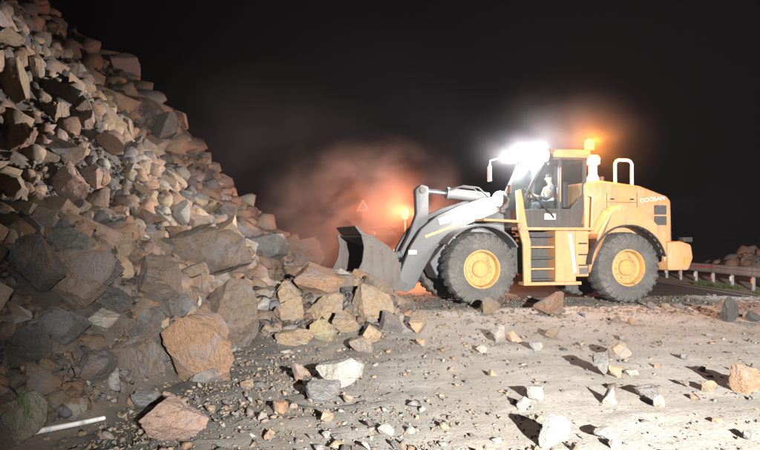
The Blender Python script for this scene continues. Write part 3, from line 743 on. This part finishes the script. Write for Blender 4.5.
# stack, beacon, rails on the hood
b = B(); lathe(b, [(.16, 0), (.17, .1), (.12, .2), (.115, .42), (.19, .46), (.20, .60), (.14, .68)], (-3.34, .55, 3.02), 24, 'Z'); obj('air_intake', b, M['white'], LO, True)
b = B(); tube(b, [(-3.25, .55, 3.66), (-3.25, .55, 3.86)], .03, 8); be = obj('beacon_post', b, M['dark'], LO, True)
b = B(); lathe(b, [(.12, 0), (.12, .14), (.10, .22), (.03, .26)], (-3.25, .55, 3.86), 20, 'Z'); obj('beacon', b, M['lens_amber'], be, True)
pl = bpy.data.lights.new('beacon_light', 'POINT'); pl.energy = 950; pl.color = (1, .28, .015); pl.shadow_soft_size = .11
po = bpy.data.objects.new('beacon_light', pl); COL.objects.link(po); po.parent = LO; po.location = (-3.25, .72, 4.02)
b = B(); tube(b, [(-3.95, .6, 2.9), (-3.95, .6, 3.50), (-3.99, .6, 3.57), (-4.06, .6, 3.6), (-4.32, .6, 3.6), (-4.39, .6, 3.57), (-4.43, .6, 3.50), (-4.43, .6, 2.85)], .045, 10); obj('hood_rail', b, M['white'], LO, True)
b = B(); tube(b, [(-4.1, -.3, 2.9), (-4.1, -.3, 3.25)], .07, 12); obj('exhaust_pipe', b, M['dark'], LO, True)

# steps, boxes and platform between the axles
for s in (1, -1):
    ld = bpy.data.objects.new('ladder', None); COL.objects.link(ld); ld.parent = LO; ld.empty_display_size = .1
    for k in range(5):
        z = .58 + k * .26; b = B(); bx(b, -1.90, -1.30, min(s * .98, s * 1.27), max(s * .98, s * 1.27), z, z + .045); obj('step', b, M['orange'] if k % 2 else M['dark'], ld, bevel=.008)
    b = B(); bx(b, -1.88, -1.32, min(s * .92, s * .96), max(s * .92, s * .96), .62, 1.74); obj('ladder_back', b, M['dark'], ld)
    b = B(); prism(b, [(-.93, 2.72), (-1.06, 2.76), (-1.20, 1.9), (-1.30, 1.5), (-1.30, .5), (-1.12, .5), (-1.10, 1.45), (-.98, 1.85)], s * 1.22 - .045, s * 1.22 + .045); obj('front_stanchion', b, M['orange'], LO, bevel=.015)
    b = B(); bx(b, -2.46, -1.92, min(s * .62, s * 1.30), max(s * .62, s * 1.30), .55, 1.78); bb = obj('battery_box', b, M['orange'], LO, bevel=.025)
    b = B(); bx(b, -2.84, -2.50, min(s * .62, s * 1.22), max(s * .62, s * 1.22), .66, 1.78); tb = obj('tool_box', b, M['orange'], LO, bevel=.025)
    for z in (.92, 1.18, 1.45):
        b = B(); bx(b, -2.80, -2.56, min(s * 1.205, s * 1.226), max(s * 1.205, s * 1.226), z, z + .035); obj('slot', b, M['black'], tb)
    b = B(); bx(b, -2.80, -2.58, min(s * 1.205, s * 1.228), max(s * 1.205, s * 1.228), .72, .88); obj('access_panel', b, M['grey'], tb)
    b = B(); bx(b, -2.95, -1.0, min(s * .80, s * 1.32), max(s * .80, s * 1.32), 1.785, 1.85); obj('platform', b, M['orange'], LO, bevel=.012)
    b = B(); bx(b, -2.6, -1.1, min(s * .98, s * 1.30), max(s * .98, s * 1.30), .47, .55); obj('bottom_rail', b, M['orange'], LO, bevel=.012)
    b = B(); box(b, (-2.36, s * 1.304, 1.24), (.08, .012, .95), Matrix.Rotation(R(8), 3, 'Y').to_euler()); obj('reflective_strip', b, M['reflective'], bb)
    b = B(); tube(b, [(-2.95, s * 1.2, 1.85), (-2.98, s * 1.2, 2.5), (-3.02, s * 1.1, 2.62), (-3.02, s * .9, 2.66)], .022, 8); obj('hand_rail', b, M['orange'], LO, True)
    # front fenders
    b = B(); prism(b, arch(0, WR, 1.04, 35, 150) + arch(0, WR, 1.0, 150, 35), min(s * .80, s * 1.44), max(s * .80, s * 1.44)); ff = obj('front_fender', b, M['grey'], LO, True)
    b = B(); prism(b, [(-.98, 1.96), (-.05, 2.0), (-.05, 2.05), (-.98, 2.02)], min(s * .85, s * 1.42), max(s * .85, s * 1.42)); obj('fender_shelf', b, M['orange'], ff)

# lift arms, linkage, cylinders
arm = [(-1.0, 2.55), (-.86, 2.66), (-.3, 2.56), (.35, 2.36), (.85, 2.14), (1.25, 1.82), (1.52, 1.40), (1.72, .92), (1.86, .52), (1.80, .36), (1.62, .32), (1.42, .42), (1.20, .86), (.92, 1.32), (.55, 1.66), (.05, 1.94), (-.5, 2.16), (-.95, 2.34)]
for s in (1, -1):
    b = B(); prism(b, arm, s * .62 - .10, s * .62 + .10); am = obj('lift_arm', b, M['grey'], LO, True, bevel=.02)
    st = [(-.62, 2.33), (.80, 1.92), (.84, 2.06), (-.58, 2.52)]
    b = B(); prism(b, st, s * .726 - .004, s * .726 + .004); obj('name_stripe', b, M['reflective'], am)
    st = [(-.62, 2.25), (1.16, 1.60), (1.18, 1.66), (-.62, 2.30)]
    b = B(); prism(b, st, s * .726 - .004, s * .726 + .004); obj('orange_stripe', b, M['orange'], am)
    b = B(); bx(b, 1.38, 1.58, s * .728 - .005, s * .728 + .005, 1.22, 1.31); obj('reflector', b, M['reflective'], am)
    for (x, z) in ((-.88, 2.5), (1.7, .48)):
        b = B(); lathe(b, [(.09, -.13), (.09, .13)], (x, s * .62, z), 18); obj('pivot_pin', b, M['steel'], am, True)
    b = B(); tube(b, [(-.75, s * .44, 1.05), (.1, s * .44, 1.45)], .095, 14); lc = obj('lift_cylinder', b, M['grey'], LO, True)
    b = B(); tube(b, [(.1, s * .44, 1.45), (.62, s * .44, 1.72)], .05, 12); obj('rod', b, M['chrome'], lc, True)
b = B(); lathe(b, [(.12, -.54), (.12, .54)], (.95, 0, 1.72), 18); obj('cross_tube', b, M['grey'], LO, True)
b = B(); prism(b, [(.90, 2.86), (1.08, 2.92), (1.22, 2.80), (1.20, 2.2), (1.38, 1.7), (1.62, 1.25), (1.52, 1.12), (1.34, 1.14), (1.02, 1.62), (.90, 2.1)], -.13, .13); bc = obj('tilt_lever', b, M['grey'], LO, True, bevel=.02)
b = B(); lathe(b, [(.08, -.2), (.08, .2)], (1.06, 0, 2.78), 16); obj('pin', b, M['steel'], bc, True)
b = B(); tube(b, [(-.72, 0, 2.62), (.35, 0, 2.72)], .135, 18); tube(b, [(.33, 0, 2.718), (.40, 0, 2.725)], .155, 18); tc_ = obj('tilt_cylinder', b, M['grey'], LO, True)
b = B(); tube(b, [(.38, 0, 2.722), (1.06, 0, 2.78)], .065, 14); obj('rod', b, M['chrome'], tc_, True)
for k, dy in enumerate((.17, -.17)):
    b = B(); tube(b, [(-.8, dy, 2.5), (-.4, dy, 2.86), (.0, dy, 2.90), (.34, dy * .9, 2.80)], .022, 8); obj('hydraulic_hose', b, M['black'], tc_, True)
b = B(); tube(b, [(1.44, 0, 1.22), (2.08, 0, 1.12)], .09, 12); obj('bucket_link', b, M['grey'], LO, True)

# bucket: rolled shell, side plates, lip, edge and teeth
def bucket():
    root = bpy.data.objects.new('bucket', None); COL.objects.link(root); root.parent = LO; root.empty_display_size = .1
    outer = [(3.30, .38), (2.62, .28), (2.32, .30), (2.12, .42), (2.02, .64), (2.0, .92), (2.08, 1.18), (2.28, 1.42), (2.52, 1.56), (2.82, 1.66)]
    inn = [(x + .0 + (.045 if x < 2.6 else .0), z + (.05 if z < .7 else -.04)) for x, z in outer]
    b = B(); prism(b, outer + inn[::-1], -1.58, 1.58); obj('shell', b, M['steel'], root, True)
    side = outer + [(2.74, 1.40), (2.78, 1.05), (2.95, .72)]
    for s in (1, -1):
        b = B(); prism(b, side, s * 1.60 - .025, s * 1.60 + .025); obj('side_plate', b, M['steel'], root)
        b = B(); prism(b, [(2.80, 1.68), (2.72, 1.40), (2.76, 1.04), (2.94, .70), (3.32, .36), (3.42, .36), (3.04, .76), (2.88, 1.08), (2.84, 1.40), (2.90, 1.66)], s * 1.60 - .04, s * 1.60 + .04); obj('side_cutter', b, M['steel'], root)
        b = B(); prism(b, [(1.72, .36), (2.06, .34), (2.06, 1.30), (1.9, 1.25)], s * .62 - .17, s * .62 - .12); prism(b, [(1.72, .36), (2.06, .34), (2.06, 1.30), (1.9, 1.25)], s * .62 + .12, s * .62 + .17); obj('mounting_ear', b, M['steel'], root)
    b = B(); prism(b, [(2.50, 1.57), (2.84, 1.68), (2.98, 1.86), (2.93, 1.88), (2.80, 1.73), (2.48, 1.62)], -1.30, 1.30); obj('spill_guard', b, M['steel'], root)
    b = B(); prism(b, [(2.7, .255), (3.30, .33), (3.52, .37), (3.52, .40), (3.28, .44), (2.7, .335)], -1.62, 1.62); obj('cutting_edge', b, M['steel'], root)
    for k in range(8):
        y = -1.45 + k * 2.9 / 7; b = B(); prism(b, [(3.25, .30), (3.50, .34), (3.74, .40), (3.74, .42), (3.46, .48), (3.22, .48)], y - .055, y + .055); obj('tooth', b, M['steel'], root, bevel=.01)
    for z, xx in ((.55, 2.045), (1.0, 1.985)):
        b = B(); bx(b, xx - .05, xx, -1.4, 1.4, z - .05, z + .05); obj('stiffener', b, M['steel'], root)
    
bucket()

# lettering on the hood side
def text(body, size, mat, name, parent, M4):
    cu = bpy.data.curves.new(name, 'FONT'); cu.body = body; cu.size = size; cu.extrude = .002; cu.align_x = 'CENTER'; cu.align_y = 'CENTER'
    to = bpy.data.objects.new(name, cu); COL.objects.link(to)
    dg = bpy.context.evaluated_depsgraph_get(); me = bpy.data.meshes.new_from_object(to.evaluated_get(dg)); bpy.data.objects.remove(to)
    me.transform(M4); me.materials.clear(); me.materials.append(mat)
    o = bpy.data.objects.new(name, me); COL.objects.link(o); o.parent = parent; return o
TM = Matrix.Translation((-4.84, .868, 2.585)) @ Matrix.Rotation(R(7.5), 4, 'Y') @ Matrix.Rotation(math.pi, 4, 'Z') @ Matrix.Rotation(R(90), 4, 'X') @ Matrix.Diagonal((1.12, 1, 1, 1))
text('DOOSAN', .15, M['reflective'], 'lettering', hood, TM)

# ------------------------------------------------------------------ driver
def skin_mesh(name, verts, edges, mat, parent, sub=2):
    me = bpy.data.meshes.new(name); me.from_pydata([v[:3] for v in verts], edges, []); me.materials.append(mat)
    o = bpy.data.objects.new(name, me); COL.objects.link(o); o.parent = parent
    sm = o.modifiers.new('skin', 'SKIN'); sm.use_smooth_shade = True
    for i, v in enumerate(verts):
        r = v[3]; me.skin_vertices[0].data[i].radius = (r, r) if not isinstance(r, tuple) else r
    me.skin_vertices[0].data[0].use_root = True
    ss_ = o.modifiers.new('sub', 'SUBSURF'); ss_.levels = sub; ss_.render_levels = sub
    return o
lm = Matrix.Translation((2.05, 17.63, 0)) @ Matrix.Rotation(R(193), 4, 'Z') @ Matrix.Translation((-2.45, .05, 2.36))
DR = thing('person', 'seated driver in an orange reflective vest inside the lit cab', 'person', lm.to_translation(), R(193))
V = [(0, 0, .12, .13), (.02, 0, .28, .14), (.04, 0, .44, .16), (.03, 0, .56, .09), (.04, 0, .63, .055), (.07, 0, .70, .075), (.08, 0, .79, .095), (.06, 0, .87, .07)]
Ed = [(0, 1), (1, 2), (2, 3), (3, 4), (4, 5), (5, 6), (6, 7)]
def chain(V, Ed, start, pts):
    prev = start
    for p in pts: V.append(p); Ed.append((prev, len(V) - 1)); prev = len(V) - 1
    return prev
for s in (1, -1):
    hnd = chain(V, Ed, 3, [(.03, s * .17, .52, .06), (.06, s * .22, .46, .058), (.20, s * .25, .26, .045), (.28, s * .25, .24, .04), (.50, s * .21, .30, .03), (.58, s * .20, .32, .032)])
    for k in range(4):
        a = (k - 1.5) * .022; chain(V, Ed, hnd, [(.64, s * .19 + a * .3, .345 + a, .0095), (.675 + .004 * (1 - abs(k - 1.5)), s * .175 + a * .3, .335 + a, .009), (.665, s * .16 + a * .3, .315 + a, .008)])
    chain(V, Ed, hnd, [(.60, s * .165, .345, .011), (.64, s * .155, .35, .009)])
    chain(V, Ed, 0, [(.06, s * .10, .10, .095), (.40, s * .14, .11, .075), (.46, s * .14, .07, .065), (.52, s * .14, -.26, .05), (.54, s * .14, -.34, .045), (.66, s * .15, -.37, .035)])
skin_mesh('body', V, Ed, M['skin'], DR)
# jacket, vest, trousers, hair and face
Vj = [(0, 0, .13, .15), (.02, 0, .28, .165), (.04, 0, .44, .18), (.03, 0, .54, .11)]; Ej = [(0, 1), (1, 2), (2, 3)]
skin_mesh('vest', Vj, Ej, M['vest'], DR)
Vs, Es = [(.03, 0, .53, .1)], []
for s in (1, -1): chain(Vs, Es, 0, [(.03, s * .17, .525, .075), (.06, s * .22, .46, .07), (.20, s * .25, .26, .056), (.28, s * .25, .24, .052), (.50, s * .21, .30, .04)])
skin_mesh('sleeves', Vs, Es, M['cloth'], DR)
Vt, Et = [(0, 0, .11, .15)], []
for s in (1, -1): chain(Vt, Et, 0, [(.06, s * .10, .10, .11), (.40, s * .14, .11, .09), (.46, s * .14, .07, .08), (.52, s * .14, -.28, .065)])
skin_mesh('trousers', Vt, Et, M['cloth'], DR)
b = B(); lathe(b, [(.176, 0), (.18, .02), (.18, .05), (.176, .07)], (.02, 0, .20), 24, 'Z', False); obj('reflective_band', b, M['reflective'], DR)
for s in (1, -1):
    b = B(); tube(b, [(.19, s * .09, .22), (.215, s * .09, .40), (.16, s * .09, .53), (.05, s * .09, .585), (-.10, s * .09, .52), (-.14, s * .09, .36)], .024, 6); obj('reflective_band', b, M['reflective'], DR)
b = B(); bmesh.ops.create_uvsphere(b, u_segments=20, v_segments=12, radius=1); bmesh.ops.transform(b, matrix=Matrix.Translation((.045, 0, .835)) @ Matrix.Diagonal((.115, .10, .085, 1)), verts=b.verts); obj('hair', b, M['hair'], DR, 'all')
b = B(); prism(b, [(.155, .80), (.20, .755), (.19, .745), (.155, .75)], -.014, .014); obj('nose', b, M['skin'], DR)
for s in (1, -1):
    b = B(); bmesh.ops.create_uvsphere(b, u_segments=8, v_segments=6, radius=.013); bmesh.ops.translate(b, vec=(.165, s * .035, .80), verts=b.verts); obj('eye', b, M['hair'], DR)
    b = B(); box(b, (.07, s * .098, .775), (.04, .02, .06)); obj('ear', b, M['skin'], DR, bevel=.008)
b = B(); box(b, (.166, 0, .715), (.01, .05, .01)); obj('mouth', b, M['hair'], DR)

# ------------------------------------------------------------------ guard rail along the outer edge of the road
def rail_beam_bm(L):
    prof = [(0, -.155), (.02, -.15), (.075, -.10), (.08, -.06), (.02, -.01), (.02, .01), (.08, .06), (.075, .10), (.02, .15), (0, .155)]
    bm = B(); a = [bm.verts.new((-x, 0, z)) for x, z in prof]; c = [bm.verts.new((-x, L, z)) for x, z in prof]
    a2 = [bm.verts.new((-x + .006, 0, z)) for x, z in prof]; c2 = [bm.verts.new((-x + .006, L, z)) for x, z in prof]; n = len(prof)
    for i in range(n - 1): bm.faces.new((a[i], a[i + 1], c[i + 1], c[i])); bm.faces.new((a2[i], c2[i], c2[i + 1], a2[i + 1]))
    bm.faces.new((a[0], c[0], c2[0], a2[0])); bm.faces.new((a[-1], a2[-1], c2[-1], c[-1]))
    for r1, r2 in ((a, a2), (c, c2)):
        for i in range(n - 1): bm.faces.new((r1[i], r2[i], r2[i + 1], r1[i + 1]))
    return bm
def guard_rail(loc, rz, n, spacing, label, tilt=0, red=False):
    g_ = thing('guard_rail', label, 'guard rail', loc, rz); g_.rotation_euler = (tilt, 0, rz)
    for k in range(0, n, 3):
        bmo = rail_beam_bm(spacing * 3 - .02); bmesh.ops.translate(bmo, vec=(-.06, k * spacing, .58), verts=bmo.verts); bo = obj('beam', bmo, M['galv'], g_)
        if red and k == 3:
            b = B(); bx(b, -.146, -.141, k * spacing + 2.5, k * spacing + 4.2, .625, .66); tag(obj('red_strip', b, M['red_glass'], bo), 'red reflective strip along the beam')
    for k in range(n + 1):
        b = B(); bx(b, -.05, .05, k * spacing - .03, k * spacing + .03, -.5, .70); p_ = obj('post', b, M['galv'], g_)
        b = B(); bx(b, -.075, -.052, k * spacing - .05, k * spacing + .05, .20, .36); obj('reflector', b, M['amber_glass'] if k % 2 else M['reflective'], p_)
    return g_
guard_rail((12.5, 19.2, -.12), 0, 21, 1.42, 'grey steel guard rail with small reflectors along the road edge, right', red=True)
guard_rail((2.4, 55.5, 1.72), R(90), 3, 1.4, 'faint guard rail far back in the red dust below the warning sign')

# warning sign on a post, far back in the dust
sg = thing('warning_sign', 'faint triangular warning sign on a post deep in the red dust', 'sign', (-1.35, 56, 1.75), 0)
b = B(); tube(b, [(0, 0, -.3), (0, 0, 2.75)], .04, 10); obj('post', b, M['galv'], sg, True)
b = B(); prism(b, [(-.55, 2.0), (.55, 2.0), (.0, 2.95)], -.06, -.045); obj("plate", b, M["grey"], sg)
b = B()
T3 = [(-.55, 2.0), (.55, 2.0), (0, 2.95)]; T2 = [(-.37, 2.11), (.37, 2.11), (0, 2.75)]
for i in range(3):
    j = (i + 1) % 3; prism(b, [T3[i], T3[j], T2[j], T2[i]], -.066, -.061)
obj('red_border', b, M['red_glass'], sg)

# amber beacon burning in the dust behind the bucket, on a stand
ab = thing('warning_beacon', 'amber warning beacon glowing in the dust left of the lift arm', 'beacon', (.86, 24, -.25), 0)
b = B(); tube(b, [(0, 0, 0), (0, 0, 2.5)], .035, 8); obj('pole', b, M['dark'], ab, True)
b = B(); lathe(b, [(.3, 0), (.3, .05), (.06, .09), (.04, .2)], (0, 0, 0), 20, 'Z'); obj('foot', b, M['black'], ab, True)
b = B(); lathe(b, [(.11, 0), (.11, .05), (.08, .06)], (0, 0, 2.5), 20, 'Z'); obj('lamp_base', b, M['black'], ab, True)
b = B(); lathe(b, [(.10, 0), (.105, .14), (.08, .22), (.02, .25)], (0, 0, 2.57), 20, 'Z'); obj('lamp_dome', b, M['lens_amber'], ab, True)
pl = bpy.data.lights.new('warning_beacon_light', 'POINT'); pl.energy = 1500; pl.color = (1, .30, .11); pl.shadow_soft_size = .14
po = bpy.data.objects.new('warning_beacon_light', pl); COL.objects.link(po); po.parent = ab; po.location = (0, -.25, 2.75)

# ------------------------------------------------------------------ odds and ends on the ground
p0, p1 = hit(33, 436), hit(104, 422)
b = B(); tube(b, [p0 + Vector((0, 0, .03)), (p0 + p1) / 2 + Vector((0, 0, .03)), p1 + Vector((0, 0, .035))], [.022, .02, .018], 8)
tag(obj('marker_pole', b, M['white'], None, True), 'thin white pole lying on the gravel by the mossy boulder', 'pole')
cp = [(287, 401), (300, 407), (318, 409), (338, 409), (356, 406), (366, 402)]
b = B(); tube(b, [hit(*c) + Vector((0, 0, .014)) for c in cp], .009, 6); tag(obj('cable', b, M['black'], None, True), 'thin curved cable on the gravel below the whitish boulder', 'cable')

def blades(name, spots, mat, hmin, hmax):
    Vv, Ff = [], []
    for (x, y, z) in spots:
        h = random.uniform(hmin, hmax); a = random.uniform(0, 6.28); w = h * .06 + .003; lean = random.uniform(.1, .6) * h
        dx, dy = math.cos(a), math.sin(a); i = len(Vv)
        Vv += [(x - dy * w, y + dx * w, z), (x + dy * w, y - dx * w, z), (x + dx * lean * .4, y + dy * lean * .4, z + h * .65), (x + dx * lean, y + dy * lean, z + h)]
        Ff += [(i, i + 1, i + 2), (i + 2, i + 1, i + 3)]
    return np_mesh(name, np.array(Vv), np.array(Ff), mat)
gm_, gt, go = nt('grass_blades'); bsdf(gt, go, (.07, .10, .03), .6)
sp = []
for _ in range(5200):
    x = random.uniform(11.75, 12.45); y = random.uniform(19.8, 27); 
    if float(wob(x * 3, y, .9)) > -.35: sp.append((x, y, float(H(x, y))))
tag(blades('verge_grass', sp, gm_, .04, .16), 'short grass on the verge under the guard rail', 'grass', kind='stuff')
mossy = next(o for o in COL.objects if o.get('label', '').startswith('yellowish mossy boulder'))
bpy.context.view_layer.update(); moss = []
for _ in range(220):                                      # rooted where the stone's own surface is
    q = Vector((random.gauss(.10, .07), random.gauss(-.22, .06), 3))
    ok, h_, n_, _i = mossy.ray_cast(q, Vector((0, 0, -1)))
    if ok: moss.append(tuple(mossy.matrix_world @ h_))
tag(blades('weed_tuft', moss, gm_, .015, .045), 'small green tuft growing on the mossy boulder', 'plant', kind='stuff')

# ------------------------------------------------------------------ air: even night haze and the dust thrown up by the bucket
def vol_mat(name, col, dens, aniso=.2):
    m, t, out = nt(name); v = N(t, 'ShaderNodeVolumePrincipled'); v.inputs['Color'].default_value = (*col, 1)
    v.inputs['Density'].default_value = dens; v.inputs['Anisotropy'].default_value = aniso
    t.links.new(v.outputs[0], out.inputs['Volume']); return m, t, v
hm, _, _ = vol_mat('night_haze', (.80, .76, .86), HAZE)
b = B(); bx(b, -45, 45, -12, 95, -3.2, 45); hz_ = obj('haze', b, hm); tag(hz_, kind='stuff', label='thin dusty night air over the road')
def dust(name, c, r, dens, col, label, scale, lo=.42, hi=.72, inner=.25, sharp=1.):
    m, t, v = vol_mat(name + '_air', col, 0, .1)
    g = N(t, 'ShaderNodeTexCoord').outputs['Object']
    ln_ = N(t, 'ShaderNodeVectorMath', operation='LENGTH'); t.links.new(g, ln_.inputs[0])
    fall = N(t, 'ShaderNodeMapRange', interpolation_type='SMOOTHSTEP'); t.links.new(ln_.outputs['Value'], fall.inputs[0])
    fall.inputs[1].default_value = 1.; fall.inputs[2].default_value = inner; fall.inputs[3].default_value = 0; fall.inputs[4].default_value = 1
    nn = noise_n(t, g, scale, 4, .55, .5); rr = ramp(t, nn.outputs[0], [(lo, .05), (hi, 1.)])
    pw = N(t, 'ShaderNodeMath', op='POWER'); t.links.new(fall.outputs[0], pw.inputs[0]); pw.inputs[1].default_value = sharp
    mu = N(t, 'ShaderNodeMath', op='MULTIPLY'); t.links.new(pw.outputs[0], mu.inputs[0]); t.links.new(rr.outputs[0], mu.inputs[1])
    m2 = N(t, 'ShaderNodeMath', op='MULTIPLY'); t.links.new(mu.outputs[0], m2.inputs[0]); m2.inputs[1].default_value = dens
    t.links.new(m2.outputs[0], v.inputs['Density'])
    bm = B(); bmesh.ops.create_icosphere(bm, subdivisions=3, radius=1); o = obj(name, bm, m, None, 'all'); o.location = c; o.scale = r
    return tag(o, label, 'dust', kind='stuff')
dust('dust_cloud', (-.4, 21.2, 1.8), (4.0, 4.4, 3.2), DUST * 1.25, (.85, .64, .57), 'reddish cloud of dust behind the bucket', 3.0, .44, .60)
dust('drifting_dust', (-4.4, 19.5, 3.9), (5.2, 3.4, 3.4), DUST * .10, (.8, .76, .74), 'grey dust drifting up along the rock slope', 1.8)

dust('lamp_halo_volume', (4.75, 17.95, 3.88), (3.2, 2.8, 2.3), .11, (.88, .87, .92), 'thin volume added around the cab lamps of the loader for their white halo', 2.2, .3, .7, 0., 2.2)  # volume added around cab lamps and beacon to give them a halo
